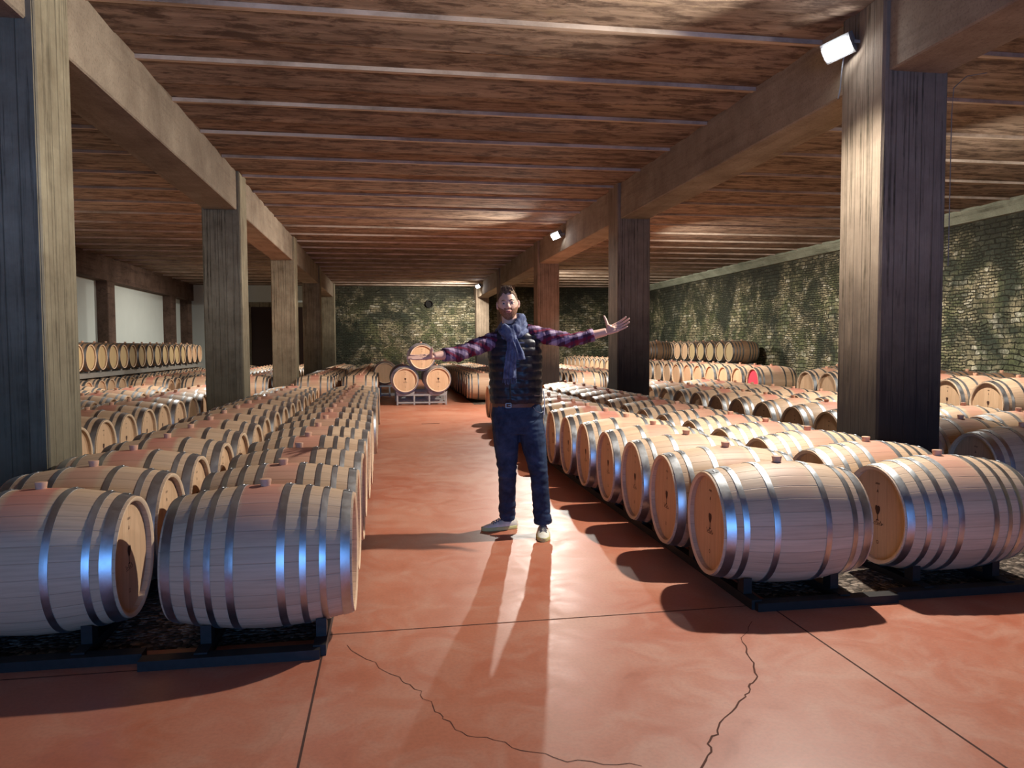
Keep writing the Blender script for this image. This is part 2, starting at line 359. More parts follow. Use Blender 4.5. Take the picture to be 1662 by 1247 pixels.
# side and back walls
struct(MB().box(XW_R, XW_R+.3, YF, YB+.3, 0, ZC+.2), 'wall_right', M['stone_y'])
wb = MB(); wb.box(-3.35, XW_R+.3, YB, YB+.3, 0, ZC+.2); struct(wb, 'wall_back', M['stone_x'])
wl = MB(); wl.box(XW_L-.3, -6.0, YB, YB+.3, 0, ZC+.2); wl.box(-6.0, -3.35, YB, YB+.3, 3.28, ZC+.2)
o = struct(wl, 'wall_back', M['plaster'])
dd = MB(); dd.box(-6.0, -3.35, YB+.06, YB+.14, 0, 3.28); o = struct(dd, 'door_1', M['door']); fr_ = MB(); fr_.box(-6.05, -5.9, YB-.03, YB+.1, 0, 3.33); fr_.box(-3.45, -3.3, YB-.03, YB+.1, 0, 3.33); fr_.box(-6.05, -3.3, YB-.03, YB+.1, 3.25, 3.45); fr_.obj('door_frame', M['pillar'], o)
struct(MB().box(XW_L-.35, XW_L-.1, YF, YB+.3, 0, ZC+.2), 'wall_left', M['plaster'])
wf = MB(); wf.box(XW_L-.3, -2.6, YF-.3, YF, 0, ZC+.2); wf.box(3.2, XW_R+.3, YF-.3, YF, 0, ZC+.2); wf.box(-2.6, 3.2, YF-.3, YF, 2.6, ZC+.2); struct(wf, 'wall_front', M['beam'])
# left wall: deep ring beam over shallow piers between the white panels
struct(MB().box(XW_L-.1, XW_L+.25, YF, YB, 3.5, ZC+.1), 'trim_1', M['darkbrown'])
for yy in (3.4, 10.3, 17.3, 24.35, 31.1, 33.55):
    o = MB().cbox(XW_L-.15, XW_L+.22, yy, yy+.62, 0, 3.5, .02).obj('pillar', M['darkbrown'])
    tag(o, kind='structure')
# concrete ledge along the head of the right wall
rl = MB(); rl.prism([(XW_R-.32, YF, ZC+.1), (XW_R-.32, YF, ZC-.05), (XW_R-.14, YF, ZC-.24), (XW_R+.02, YF, ZC-.24), (XW_R+.02, YF, ZC+.1)], (0, YB-YF, 0)); o = struct(rl, 'trim_2', m_concrete('ledge_concrete', (.20, .22, .16), (.36, .38, .29), (.1, .1, .07), axis='Y'))
# long beams on the two colonnades
for nm, x0, x1 in (('beam', XL-CW+.03, XL-.05), ('beam', XR+.05, XR+CW-.03)):
    b = MB(); b.prism([(x0+.012, YF, ZB), (x1-.012, YF, ZB), (x1, YF, ZB+.012), (x1, YF, ZC+.06), (x0, YF, ZC+.06), (x0, YF, ZB+.012)], (0, YB-YF, 0))
    b.obj(nm, M['beam'])['kind'] = 'structure'
for side, X in (('left', XL-CW), ('right', XR)):
    for n_ in range(-1, 5):
        yy = Y0+n_*BAY; b = MB(); b.cbox(-CW/2, CW/2, -CD/2, CD/2, 0, ZC+.04, .018)
        fl = .02; p = .0
        o = b.obj('pillar', M['pillar' if side == 'left' else 'pillar_damp'], loc=(X+CW/2, yy+CD/2, 0)); o['kind'] = 'structure'
# floor joints and cracks (thin grooves cut in the slab, shown as dark filled lines)
def ribbon(pts, w, z=.0012):
    mb = MB(); P = [Vector((a, b, 0)) for a, b in pts]; L = []; R_ = []
    for i, p_ in enumerate(P):
        t = (P[min(i+1, len(P)-1)]-P[max(i-1, 0)]).normalized(); nn = Vector((-t.y, t.x, 0)); ww = w*(.7+.6*random.random()) if len(P) > 3 else w
        L.append(p_+nn*ww/2); R_.append(p_-nn*ww/2)
    n_ = len(P); v = [(q.x, q.y, z) for q in L+R_] ; mb.add(v, [(i, n_+i, n_+i+1, i+1) for i in range(n_-1)]); return mb
def rough_path(pts, amp=.02, sub=6):
    out = []
    for i in range(len(pts)-1):
        a = Vector(pts[i]); b = Vector(pts[i+1])
        for k in range(sub):
            q = a.lerp(b, k/sub); r = amp*(0 if k == 0 and i == 0 else 1)
            out.append((q.x+random.uniform(-r, r), q.y+random.uniform(-r, r)))
    out.append(pts[-1]); return out
jn = MB()
for r in (ribbon([(-.333, -5.2), (-.333, 3.9)], .009), ribbon([(2.09, -5.2), (2.11, 3.95)], .009), ribbon([(-.333, 3.905), (2.11, 3.93)], .008), ribbon([(-8, 3.6), (-.333, 3.62)], .006)):
    jn.add(r.v, r.f)
struct(jn, 'trim_3', M['joint'])
ck = MB()
for pts, w in (([(1.72, 3.45), (1.66, 3.2), (1.56, 3.02), (1.46, 2.9), (1.22, 2.66), (1.13, 2.52), (1.02, 2.36), (.97, 2.2)], .007), ([(-.22, 3.75), (-.02, 3.40), (.10, 3.22), (.17, 3.0), (.23, 2.84), (.40, 2.7), (.60, 2.55), (.86, 2.47)], .003), ([(1.72, 3.45), (1.9, 3.7)], .003)):
    r = ribbon(rough_path(pts, .012), w); ck.add(r.v, r.f)
struct(ck, 'trim_4', M['crack'])
# gravel beds under the barrel blocks
def gravel(x0, x1, y0, y1, label):
    bm = bmesh.new(); nx = max(2, int((x1-x0)/.25)); ny = max(2, int((y1-y0)/.25)); vs = [[bm.verts.new((x0+(x1-x0)*i/nx, y0+(y1-y0)*j/ny, .006 if (0 < i < nx and 0 < j < ny) else .0005)) for i in range(nx+1)] for j in range(ny+1)]
    for j in range(1, ny):
        for i in range(1, nx): vs[j][i].co.z = .006+.012*random.random()
    for j in range(ny):
        for i in range(nx): bm.faces.new((vs[j][i], vs[j][i+1], vs[j+1][i+1], vs[j+1][i]))
    me = bpy.data.meshes.new('gravel'); bm.to_mesh(me); bm.free(); me.materials.append(M['gravel'])
    tag(link('gravel', me), label, 'gravel', kind='stuff')
gravel(-8.4, -.36, 3.85, 15.6, 'dark gravel bed under the near barrel rows left of the aisle')
gravel(2.14, 11.8, 4.0, 15.8, 'dark gravel bed under the near barrel rows right of the aisle')
gravel(-8.4, -.36, 18.8, 34.3, 'gravel bed under the far barrel rows left of the aisle')
gravel(2.14, 11.8, 19.0, 34.3, 'gravel bed under the far barrel rows right of the aisle')
dr = MB().box(-.17, .17, -.012, .012, .0005, .004); tag(dr.obj('floor_drain', M['dark'], loc=(.78, 14.45, 0)), 'narrow dark slot drain in the red aisle floor before the rack', 'drain')
hp = MB().box(-.05, .05, -.04, .04, .0005, .006); tag(hp.obj('floor_plate', M['dark'], loc=(.92, 2.28, 0)), 'small dark metal plate set in the red floor at the crack end', 'plate')
# round vent pipe mouth in the stone back wall
vp = MB(); ring = lambda r, yy: [(r*cos(2*pi*i/24), yy, r*sin(2*pi*i/24)) for i in range(24)]
vp.loft([ring(.17, 0), ring(.17, -.10), ring(.135, -.10), ring(.135, -.01)], 0, cap=False); vp.add(ring(.136, -.012), [tuple(range(24))], 1)
tag(vp.obj('vent_pipe', [M['dark'], M['dark']], loc=(1.85, YB-.002, 3.40)), 'round black vent pipe mouth high in the stone back wall', 'vent')

# ------------------------------------------------------------------ floodlights
def floodlight(loc, label, wall_dx, tilt=.5, parent_label=None, group=None):
    t = empty('floodlight', loc); tag(t, label, 'lamp', group)
    h = MB(); h.prism([(-.05, -.12, -.085), (.045, -.12, -.07), (.045, -.12, .07), (-.05, -.12, .085), (-.075, -.12, .04), (-.075, -.12, -.04)], (0, .24, 0))
    for k in range(6): h.box(.045, .07, -.10+k*.036, -.092+k*.036, -.06, .06)
    R = Vector((-1, 0, 0)).rotation_difference(Vector((-.62, -.52, -.52)).normalized()).to_matrix().to_4x4()
    ho = h.obj('housing', M['housing'], t)
    g = MB(); g.box(-.088, -.076, -.10, .10, -.06, .06); go = g.obj('lens', M['glow'], t)
    br = MB(); br.box(.05, wall_dx, -.13, -.12, -.012, .012); br.box(.05, wall_dx, .12, .13, -.012, .012); br.box(wall_dx-.012, wall_dx, -.13, .13, -.03, .03); bo = br.obj('bracket', M['housing'], t)
    for q in (ho, go): q.matrix_local = R
    return t
for (loc, lb) in zip(LAMPS, ('bright floodlight on the right beam above the nearest damp pillar', 'bright floodlight on the right beam beyond the second pillar', 'smallest, most distant floodlight on the right beam near the stone wall')):
    floodlight(loc, lb, XR+.05-loc[0], group='floodlights along the right beam')
BL = {8.5: 'behind the nearest pillar', 16.6: 'behind the second pillar', 27.0: 'near the far stone wall'}
for loc in BAY_LAMPS[:3]:
    t = floodlight(loc, 'unseen floodlight hung from the ceiling in the right bay, %s' % BL[loc[1]], .12)
    t['group'] = 'bay floodlights'; MB().tube([(.11, 0, 0), (.11, 0, ZC-loc[2])], .015, 8).obj('hanger', M['housing'], t)
cb = MB(); cb.tube([(3.79, 5.89, 3.9), (3.80, 5.93, 3.80), (3.83, 6.0, 3.66), (3.825, 6.02, 3.58)], .006, 6)
tag(cb.obj('lamp_cable', M['housing']), 'thin grey cable dropping from the nearest floodlight to its pillar', 'cable')
cb = MB(); cb.tube([(4.75, 5.44, 3.64), (4.56, 5.43, 3.60), (4.44, 5.42, 3.50), (4.422, 5.415, 3.3)]+[(4.422, 5.415, 3.3-.3*k) for k in range(1, 5)], .004, 6)
tag(cb.obj('pillar_cable', M['housing']), 'thin white cable running down the outer edge of the nearest right pillar', 'cable')
cb = MB(); cb.tube([(4.42, 13.9, 3.62), (4.45, 13.9, 3.55), (4.50, 13.95, 3.50), (4.56, 13.95, 3.52)], .012, 8); tag(cb.obj('cable_hook', M['white']), 'small white cable hook under the right beam behind the second pillar', 'hook')

# ------------------------------------------------------------------ barrels
HL, RB, RH = .44, .357, .300
def brad(x): return RB-(RB-RH)*(abs(x)/HL)**1.9
def barrel_meshes(seg, hoops, tagname, dark_oak=False, stamp=True):
    st = M['stave_dark' if dark_oak else 'stave']; hd = M['head_yellow' if dark_oak else 'head']; hp_ = M['hoop' if not dark_oak else 'hoop_far']
    xs = [-HL+2*HL*i/22 for i in range(23)]
    b = MB(); prof = [(x, brad(x)) for x in xs]; b.lathe_x(prof, seg, 0)
    for s in (-1, 1):
        b.lathe_x([(s*HL, RH), (s*HL, RH-.010), (s*(HL-.008), RH-.022)], seg, 1); b.lathe_x([(s*(HL-.008), RH-.022), (s*(HL-.042), RH-.024)], seg, 0)
    body = b.me('staves', [st, M['chime']]); fix_normals(body); sharp(body, 40)
    def headm(s, mark):
        h = MB(); x = s*(HL-.034); r = RH-.0225; n_ = seg
        h.add([(x, r*cos(2*pi*i/n_), r*sin(2*pi*i/n_)) for i in range(n_)], [tuple(range(n_))], 0)
        if mark:
            xx = x+s*.0015; sg = s   # sign so that the mark reads correctly from outside
            def poly(pts): h.add([(xx, sg*a, z) for a, z in pts], [tuple(range(len(pts)))], 1)
            def bar(a0, z0, a1, z1, w=.004):
                d_ = Vector((a1-a0, z1-z0)); L = d_.length or 1; nx, nz = -d_.y/L*w/2, d_.x/L*w/2
                poly([(a0+nx, z0+nz), (a1+nx, z1+nz), (a1-nx, z1-nz), (a0-nx, z0-nz)])
            # chalice-like emblem with a scrolling script beneath
            poly([(-.022, .048), (-.012, .056), (0, .050), (.012, .056), (.022, .048), (.024, .030), (.014, .008), (.005, -.002), (-.005, -.002), (-.014, .008), (-.024, .030)])
            bar(0, 0, 0, -.034, .007); bar(-.012, -.036, .012, -.036, .006)
            z = -.052; pr = None
            for i in range(19):
                q = (-.055+.006*i, z+.008*sin(i*1.9)+.006*cos(i*.9))
                if pr: bar(*pr, *q, .0032)
                pr = q
            bar(-.05, -.068, .045, -.062, .0025)
            for a0, z0, a1, z1 in ((-.008, .135, 0, .155), (0, .155, .008, .135), (-.005, .142, .005, .142)): bar(a0, z0, a1, z1, .0035)
            for i in range(7): bar(-.02+.006*i, .185+.002*(i % 2), -.017+.006*i, .198, .0025)
            for a0, z0, a1, z1 in ((-.01, -.165, .01, -.165), (-.008, -.180, -.008, -.168), (.008, -.180, .008, -.168), (-.01, -.182, .01, -.182)): bar(a0, z0, a1, z1, .003)
        return h.me('head', [hd, M['ink']])
    hps = []
    for hx, w in hoops:
        h = MB(); x0, x1 = hx-w/2, hx+w/2; t = .0035
        h.lathe_x([(x0, brad(x0)+.0002), (x0, brad(x0)+t), (hx, brad(hx)+t+.0006), (x1, brad(x1)+t), (x1, brad(x1)+.0002)], seg, 0)
        # riveted lap on top of the hoop
        if seg > 24:
            for k in range(-1, 2):
                a = .10+k*.03; rr = brad(hx)+t+.002; h.ball((hx, rr*sin(a), rr*cos(a)), (w*.13, w*.13, .0035), 8, 4)
            a0 = .02; rr = brad(hx)+t; vv = []
            for k in range(7):
                a = a0+.16*k/6; vv += [(x0+.001, (brad(x0)+t+.0022)*sin(a), (brad(x0)+t+.0022)*cos(a)), (x1-.001, (brad(x1)+t+.0022)*sin(a), (brad(x1)+t+.0022)*cos(a))]
            h.add(vv, [(2*k, 2*k+1, 2*k+3, 2*k+2) for k in range(6)])
        me = h.me('hoop', [hp_]); fix_normals(me); sharp(me, 50); hps.append(me)
    g = MB(); rings = [[(r*cos(2*pi*i/16), r*sin(2*pi*i/16), z) for i in range(16)] for r, z in ((.024, RB-.012), (.026, RB+.012), (.029, RB+.028), (.028, RB+.033), (.020, RB+.034))]; g.loft(rings); bung = g.me('bung', [M['bung']]); sharp(bung, 50)
    return dict(body=body, hm=headm(1, stamp), h0=headm(-1, False), hoops=hps, bung=bung)
H8 = [(s*x, w) for s in (-1, 1) for x, w in ((.115, .036), (.215, .03), (.305, .03), (.408, .044))]
H6 = [(s*x, w) for s in (-1, 1) for x, w in ((.150, .034), (.318, .032), (.400, .052))]
TYPES = {'8': barrel_meshes(48, H8, '8'), '6': barrel_meshes(48, H6, '6')}
TYPES['dark8'] = barrel_meshes(32, H8, 'o', dark_oak=True, stamp=False); TYPES['8p'] = barrel_meshes(48, H8, '8p', stamp=False)
def one_mesh(dark_oak=False, red=False, seg=20):   # the same barrel at a distance, as one mesh
    T = barrel_meshes(seg, H6 if not dark_oak else H8, 'far', dark_oak, False); bm = bmesh.new(); mats = [M['stave_dark' if dark_oak else 'stave'], M['chime'], M['head_red'] if red else M['head_yellow' if dark_oak else 'head'], M['hoop_far'], M['bung']]
    for me, off in ((T['body'], 0), (T['hm'], 2), (T['h0'], 2)) + tuple((h, 3) for h in T['hoops']) + ((T['bung'], 4),):
        n0 = len(bm.faces); bm.from_mesh(me); bm.faces.ensure_lookup_table()
        for f in bm.faces[n0:]: f.material_index = (f.material_index if off == 0 else 0)+off
    out = bpy.data.meshes.new('barrel'); bm.to_mesh(out); bm.free()
    for m_ in mats: out.materials.append(m_)
    return out
FAR = one_mesh(); FAR_DARK = one_mesh(dark_oak=True); FAR_RED = one_mesh(red=True)
ORD = 'first second third fourth fifth sixth seventh eighth ninth tenth eleventh twelfth thirteenth fourteenth fifteenth sixteenth seventeenth eighteenth nineteenth twentieth twenty-first twenty-second twenty-third twenty-fourth twenty-fifth'.split()
def proto(T):
    r = empty('barrel', (0, 0, 0)); link('staves', T['body'], r); link('head', T['hm'], r); link('head', T['h0'], r)
    for h in T['hoops']: link('hoop', h, r)
    link('bung', T['bung'], r); return r
def copy_tree(o, parent=None):
    c = o.copy(); C.objects.link(c); c.parent = parent
    for ch in list(o.children): copy_tree(ch, c)
    return c
PROTO = {}
def put(loc, rz, ty, label, group, full=True, roll=0, dark_oak=False, red=False):
    if full:
        if ty not in PROTO: PROTO[ty] = proto(TYPES[ty]); o = PROTO[ty]; o['fresh'] = 1
        o = PROTO[ty] if PROTO[ty].get('fresh') else copy_tree(PROTO[ty])
        if PROTO[ty].get('fresh'): del PROTO[ty]['fresh']
    else:
        o = link('barrel', FAR_RED if red else (FAR_DARK if dark_oak else FAR))
    o.location = loc; o.rotation_euler = (roll, 0, rz); tag(o, label, 'barrel', group); return o
plan = []   # (distance, loc, rz, type, label, group, full, roll, dark_oak, red)
def add_barrel(x, y, z, rz, ty, label, group, full=None, dark_oak=False, red=False, jit=1):
    d_ = sqrt(x*x+y*y); full = (d_ < 12.5) if full is None else full
    plan.append((d_, (x+random.uniform(-.018, .018)*jit, y+random.uniform(-.004, .004)*jit, z), rz+random.uniform(-.012, .012)*jit, ty, label, group, full, random.uniform(-.07, .07)*jit, dark_oak, red))
ZR = .423
def row(x, y0, n, side, ty, where, z=ZR, dark_oak=False, grp=None, far_label=None, p=.72, drift=0, red=()):
    rz = 0 if side == 'L' else pi
    for k in range(n):
        y = y0+p*k
        if far_label: lb = (ORD[k]+' '+far_label) if k else 'frontmost '+far_label
        else: lb = '%s oak barrel from the front, %s' % (ORD[k], where) if k else 'nearest oak barrel at the front end, '+where
        if k in red: lb = 'oak barrel with a wine-red painted head among pale ones, right bay'
        add_barrel(x+drift*k, y, z, rz+((-.055+.004*k) if (side == 'R' and ty == '6' and k < 9) else 0), ty, lb, grp or where, dark_oak=dark_oak, red=k in red)
row(-.614, 3.94, 15, 'L', '8', 'row lining the left aisle edge')
row(-1.722, 4.037, 15, 'L', '6', 'second row left of the aisle')
row(-3.37, 6.30, 13, 'L', '6', 'third row left, behind the left pillars')
row(-4.52, 9.2, 9, 'L', '6', 'fourth row left of the aisle')
row(-5.66, 11.4, 6, 'L', '6', 'fifth row left of the aisle')
row(2.282, 4.165, 15, 'R', '6', 'row lining the right aisle edge')
row(3.388, 4.207, 15, 'R', '8', 'second row right of the aisle')
row(5.27, 5.57, 14, 'R', '6', 'third row right, behind the right pillars')
row(6.43, 6.13, 13, 'R', '6', 'fourth row right of the aisle')
row(8.10, 8.63, 7, 'R', '6', 'raised row in the right bay', z=.68)
row(9.30, 6.6, 12, 'R', '6', 'dark row by the right stone wall', z=.68, dark_oak=True)
# stacked tiers by the left wall
row(-7.15, 17.0, 18, 'L', '8p', 'lower tier at the left wall', far_label='pale-headed barrel of the lower tier before the white left wall')
row(-7.15, 17.15, 17, 'L', '8p', 'upper tier at the left wall', z=1.265, dark_oak=True, far_label='dark barrel of the upper tier before the white left wall')
# far blocks
for i, x in enumerate((-.70, -1.80, -3.35, -4.5, -5.65)):
    row(x, 19.35, 18, 'L', '6', '', far_label='barrel of the far block in its %s row left of the aisle' % ORD[i], grp='far block row %s left of the aisle' % ORD[i])
for i, x in enumerate((2.48, 3.38, 5.25, 6.4)):
    row(x, 19.7, 18, 'R', '6', '', far_label='barrel of the far block in its %s row right of the aisle' % ORD[i], grp='far block row %s right of the aisle' % ORD[i])
row(8.10, 15.05, 1, 'R', '6', '', z=.68, red=(0,), grp='far raised row in the right bay')
row(8.10, 15.77, 24, 'R', '6', '', z=.68, far_label='barrel of the raised row behind the red-headed barrel, right bay', grp='far raised row in the right bay')
row(10.95, 22.2, 16, 'R', '8p', '', far_label='barrel of the lower tier against the right stone wall', grp='lower tier at the right wall')
row(10.95, 22.2, 16, 'R', '8p', '', z=1.265, dark_oak=True, far_label='dark pale-headed barrel of the upper tier by the right stone wall', grp='upper tier at the right wall')
add_barrel(9.05, 24.6, 1.28, pi, '8p', 'single dark barrel raised in front of the right upper tier', 'upper tier at the right wall', dark_oak=True)  # dark oak stands in for its shadow side
# the pyramid on wheeled racks at the end of the aisle: axes along the aisle
for x, z, lb in ((.40, .64, 'lower left oak barrel of the three-barrel pyramid closing the aisle'), (1.225, .64, 'lower right oak barrel of the three-barrel pyramid closing the aisle'), (.82, 1.215, 'top oak barrel of the three-barrel pyramid closing the aisle')):
    add_barrel(x, 19.45, z, -pi/2+.02, '8', lb, 'pyramid at the end of the aisle', full=True, jit=.3)
for x, lb in ((.36, 'dark barrel on the second rack directly behind the pyramid, left'), (1.24, 'barrel on the second rack directly behind the pyramid, right')):
    add_barrel(x, 20.75, .66, -pi/2, '8', lb, 'barrels behind the pyramid', full=False, dark_oak=True)  # dark oak paints in the shade behind the pyramid
add_barrel(-.10, 22.6, .72, -pi/2, '8', 'golden-headed barrel peeping out left of the pyramid, on a rack behind', 'barrels behind the pyramid', full=False)
plan.sort(key=lambda t: t[0]); far = plan[300:]; plan = plan[:300]
for t in plan: put(t[1], t[2], t[3], t[4], t[5], t[6], t[7], t[8], t[9])
if far:
    bm = bmesh.new()
    for t in far:
        n0 = len(bm.verts); bm.from_mesh(FAR_DARK if t[8] else FAR); bm.verts.ensure_lookup_table()
        Mx = Matrix.Translation(t[1]) @ Matrix.Rotation(t[2], 4, 'Z') @ Matrix.Rotation(t[7], 4, 'X')
        bmesh.ops.transform(bm, matrix=Mx, verts=bm.verts[n0:])
    me = bpy.data.meshes.new('barrels'); bm.to_mesh(me); bm.free()
    for m_ in FAR.materials: me.materials.append(m_)
    tag(link('distant_barrels', me), 'mass of tiny oak barrels at the far end of the cellar', 'barrels', kind='stuff')

# ------------------------------------------------------------------ barrel racks
def low_rack(x, y0, n, label, group, ztop=.066, lead=None, p=.72):
    t = empty('barrel_rack', (x, y0, 0)); tag(t, label, 'rack', group); L = p*(n-1)
    for s in (-1, 1):
        r = MB(); r.box(s*.27-.03, s*.27+.03, -.30, L+.36, .0, ztop-.012)
        for k in range(n):
            for q in (-1, 1):
                c = (k*p+q*.16); rb = brad(.27); zt = ZR-sqrt(rb*rb-.16*.16)+(ztop-.066) 
                zi = ZR-sqrt(rb*rb-.115*.115)+(ztop-.066); zo = ZR-sqrt(rb*rb-.19*.19)+(ztop-.066)
                a, b_ = k*p+q*.115, k*p+q*.19
                pts = [(s*.27-.025, a, ztop-.012), (s*.27-.025, b_, ztop-.012), (s*.27-.025, b_, zo-.004), (s*.27-.025, a, zi-.004)]
                r.prism(pts, (.05, 0, 0))
        r.obj('rail', M['rack'], t)
    if lead: MB().box(lead[0]-x, lead[1]-x, -.34, -.26, 0, ztop-.02).obj('cross_beam', M['rack'], t)
    return t
low_rack(-.614, 3.94, 15, 'low dark steel cradle rack under the left aisle row', 'low barrel racks', lead=(-1.15, -.34))
low_rack(-1.722, 4.037, 15, 'low dark steel cradle rack under the second left row', 'low barrel racks', lead=(-2.3, -1.16))
low_rack(2.282, 4.165, 15, 'low dark steel cradle rack under the right aisle row', 'low barrel racks', lead=(2.0, 2.86))
low_rack(3.388, 4.207, 15, 'low dark steel cradle rack under the second right row', 'low barrel racks', lead=(2.88, 3.95))
low_rack(-3.37, 6.30, 13, 'low dark cradle rack under the third left row', 'low barrel racks')
low_rack(5.27, 5.57, 14, 'low dark cradle rack under the third right row', 'low barrel racks')
low_rack(6.43, 6.13, 13, 'low dark cradle rack under the fourth right row', 'low barrel racks')
def tier_rack(x, y0, y1, label):
    t = empty('tier_rack', (x, y0, 0)); tag(t, label, 'rack')
    for s in (-1, 1): MB().box(s*.27-.05, s*.27+.05, -.35, y1-y0+.35, .79, .905).obj('beam', M['rackgrey'], t)
    n_ = int((y1-y0)/1.44)
    for s in (-1, 1):
        for k in range(n_+1): MB().box(s*.27-.025, s*.27+.025, k*1.44-.36, k*1.44-.31, 0, .8).obj('post', M['rack'], t)
    b = MB(); nn = int((y1-y0)/.72)
    for k in range(nn+1):
        for s in (-1, 1): b.box(s*.27-.03, s*.27+.03, k*.72+.30, k*.72+.42, .905, .95)
    b.obj('saddle', M['rackgrey'], t)
tier_rack(-7.15, 17.0, 29.2, 'grey steel rack carrying the upper tier before the left wall')
tier_rack(10.95, 22.2, 33.0, 'grey steel rack carrying the upper tier by the right wall')
for x, y0, n_, lb in ((8.10, 8.63, 7, 'timber bearers lifting the raised row in the right bay'), (9.3, 6.6, 12, 'timber bearers lifting the dark row by the stone wall'), (8.10, 15.05, 25, 'timber bearers lifting the far raised row in right bay')):
    low_rack(x, y0, n_, lb, 'raised bearers', ztop=.323)
tr = empty('barrel_stand', (9.05, 24.6, 0)); tag(tr, 'tall dark stand carrying the single raised barrel in the right bay', 'stand')
for s_ in (-1, 1):
    MB().box(s_*.27-.03, s_*.27+.03, -.30, .30, .86, .935).obj('beam', M['rack'], tr)
    for q_ in (-1, 1): MB().box(s_*.27-.025, s_*.27+.025, q_*.28-.02, q_*.28+.02, 0, .86).obj('post', M['rack'], tr)
def wheel_rack(x0, x1, y, label, h=.27):
    t = empty('wheeled_rack', ((x0+x1)/2, y, 0)); tag(t, label, 'rack', 'steel barrel racks at the aisle end'); w = (x1-x0)/2
    for yy in (-.34, .34):
        f = MB(); f.box(-w, w, yy-.02, yy+.02, .05, .09); f.box(-w, w, yy-.02, yy+.02, h-.03, h+.01)
        for xx in (-w+.02, -w*.3, w*.3, w-.02): f.box(xx-.02, xx+.02, yy-.019, yy+.019, .01, h+.01)
        for c in (-.4125, .4125):
            for q in (-1, 1):
                f.prism([(c+q*.10, yy-.018, h), (c+q*.22, yy-.018, h), (c+q*.23, yy-.018, h+.085), (c+q*.10, yy-.018, h+.014)], (0, .036, 0))
        f.obj('frame', M['rackgrey'], t)
    for xx in (-w+.02, w-.02): MB().box(xx-.018, xx+.018, -.34, .34, .055, .085).obj('side_rail', M['rackgrey'], t)
    return t
wheel_rack(.19, 1.45, 19.45, 'grey steel rack holding the three-barrel pyramid')
wheel_rack(.16, 1.44, 20.75, 'grey steel rack behind the pyramid rack', .29)
wheel_rack(-.55, .33, 22.6, 'grey steel rack under the golden-headed barrel', .34)

# ------------------------------------------------------------------ the man in the aisle
def m_cloth(name, lo, hi, rough=.85, fine=260, bumpy=.25, sc=14):
    n = N(name); v = n.co(); a = n.noise(v, sc, 5, .6, .4); f = n.noise(v, fine, 2)
    c = n.mix(n.ramp(a, [(.35, 0.), (.68, 1.)]), lo, hi); n.set(c, rough, 0, .25)
    n.bump(n.math('ADD', a, n.math('MULTIPLY', f, .3)), bumpy, .006); return n.mat
M['skin'] = plain('skin', (.70, .42, .32), .5, var=.10, scale=18)
M['hair'] = m_cloth('brown_hair', (.075, .045, .028), (.20, .125, .075), .8, 300, .6, 50)
M['beard'] = m_cloth('auburn_beard', (.22, .10, .055), (.40, .21, .13), .8, 300, .8, 90)
M['denim'] = m_cloth('dark_blue_jeans', (.010, .017, .038), (.032, .055, .11), .85, 300, .35, 9)
M['vest'] = m_cloth('navy_quilted_nylon', (.012, .011, .016), (.028, .026, .036), .38, 200, .35, 16)
M['scarf'] = m_cloth('blue_grey_scarf', (.045, .055, .115), (.17, .20, .31), .9, 300, .5, 16)
M['shoe'] = m_cloth('off_white_canvas', (.60, .56, .46), (.80, .76, .66), .7, 200, .2)
M['sole'] = plain('pale_yellow_sole', (.55, .52, .22), .6); M['lace'] = plain('grey_lace', (.16, .16, .17), .8)
M['plaid'] = m_plaid(); M['leather'] = plain('brown_leather', (.13, .055, .03), .5); M['buckle'] = m_metal('buckle_metal', (.45, .44, .42), .4)
M['eye'] = plain('eye_white', (.42, .38, .35), .4); M['iris'] = plain('dark_iris', (.03, .035, .04), .25); M['lip'] = plain('lips', (.46, .16, .14), .5)
P0 = Vector((1.0, 5.75, 0))
man = empty('person', P0)
tag(man, 'bearded man in navy quilted vest, scarf and jeans standing in the aisle, arms spread', 'person')
def W(x, y, z): return Vector((x, y, z))-P0
def build_union(mb, name, mats, voxel, smooth_it=2, parent=man, disp=None):
    me = mb.me(name, mats); fix_normals(me); o = bpy.data.objects.new(name, me); C.objects.link(o)
    r = o.modifiers.new('r', 'REMESH'); r.mode = 'VOXEL'; r.voxel_size = voxel; r.use_smooth_shade = True
    if smooth_it: s_ = o.modifiers.new('s', 'SMOOTH'); s_.iterations = smooth_it; s_.factor = .5
    dg = bpy.context.evaluated_depsgraph_get(); nm = bpy.data.meshes.new_from_object(o.evaluated_get(dg))
    bpy.data.objects.remove(o); nm.materials.clear()
    for m_ in (mats if isinstance(mats, (list, tuple)) else [mats]): nm.materials.append(m_)
    nm.polygons.foreach_set('material_index', [0]*len(nm.polygons))
    if disp:
        nv = len(nm.vertices); co = [0.]*(3*nv); no = [0.]*(3*nv); nm.vertices.foreach_get('co', co); nm.vertices.foreach_get('normal', no)
        for i in range(nv):
            c_ = Vector(co[3*i:3*i+3]); n_ = Vector(no[3*i:3*i+3]); c_ += n_*disp(c_, n_); co[3*i:3*i+3] = c_
        nm.vertices.foreach_set('co', co)
    nm.polygons.foreach_set('use_smooth', [True]*len(nm.polygons)); nm.name = name
    return link(name, nm, parent)
def ell_rings(mb, rings, n=28, m=0, sq=2.4):   # rings: (cx, cy, z, rx, ry)
    out = []
    for cx, cy, z, rx, ry in rings:
        r = []
        for i in range(n):
            a = 2*pi*i/n; c_, s_ = cos(a), sin(a); k = (abs(c_)**sq+abs(s_)**sq)**(-1/sq)
            r.append(W(cx+rx*c_*k, cy+ry*s_*k, z))
        out.append(r)
    mb.loft(out, m)
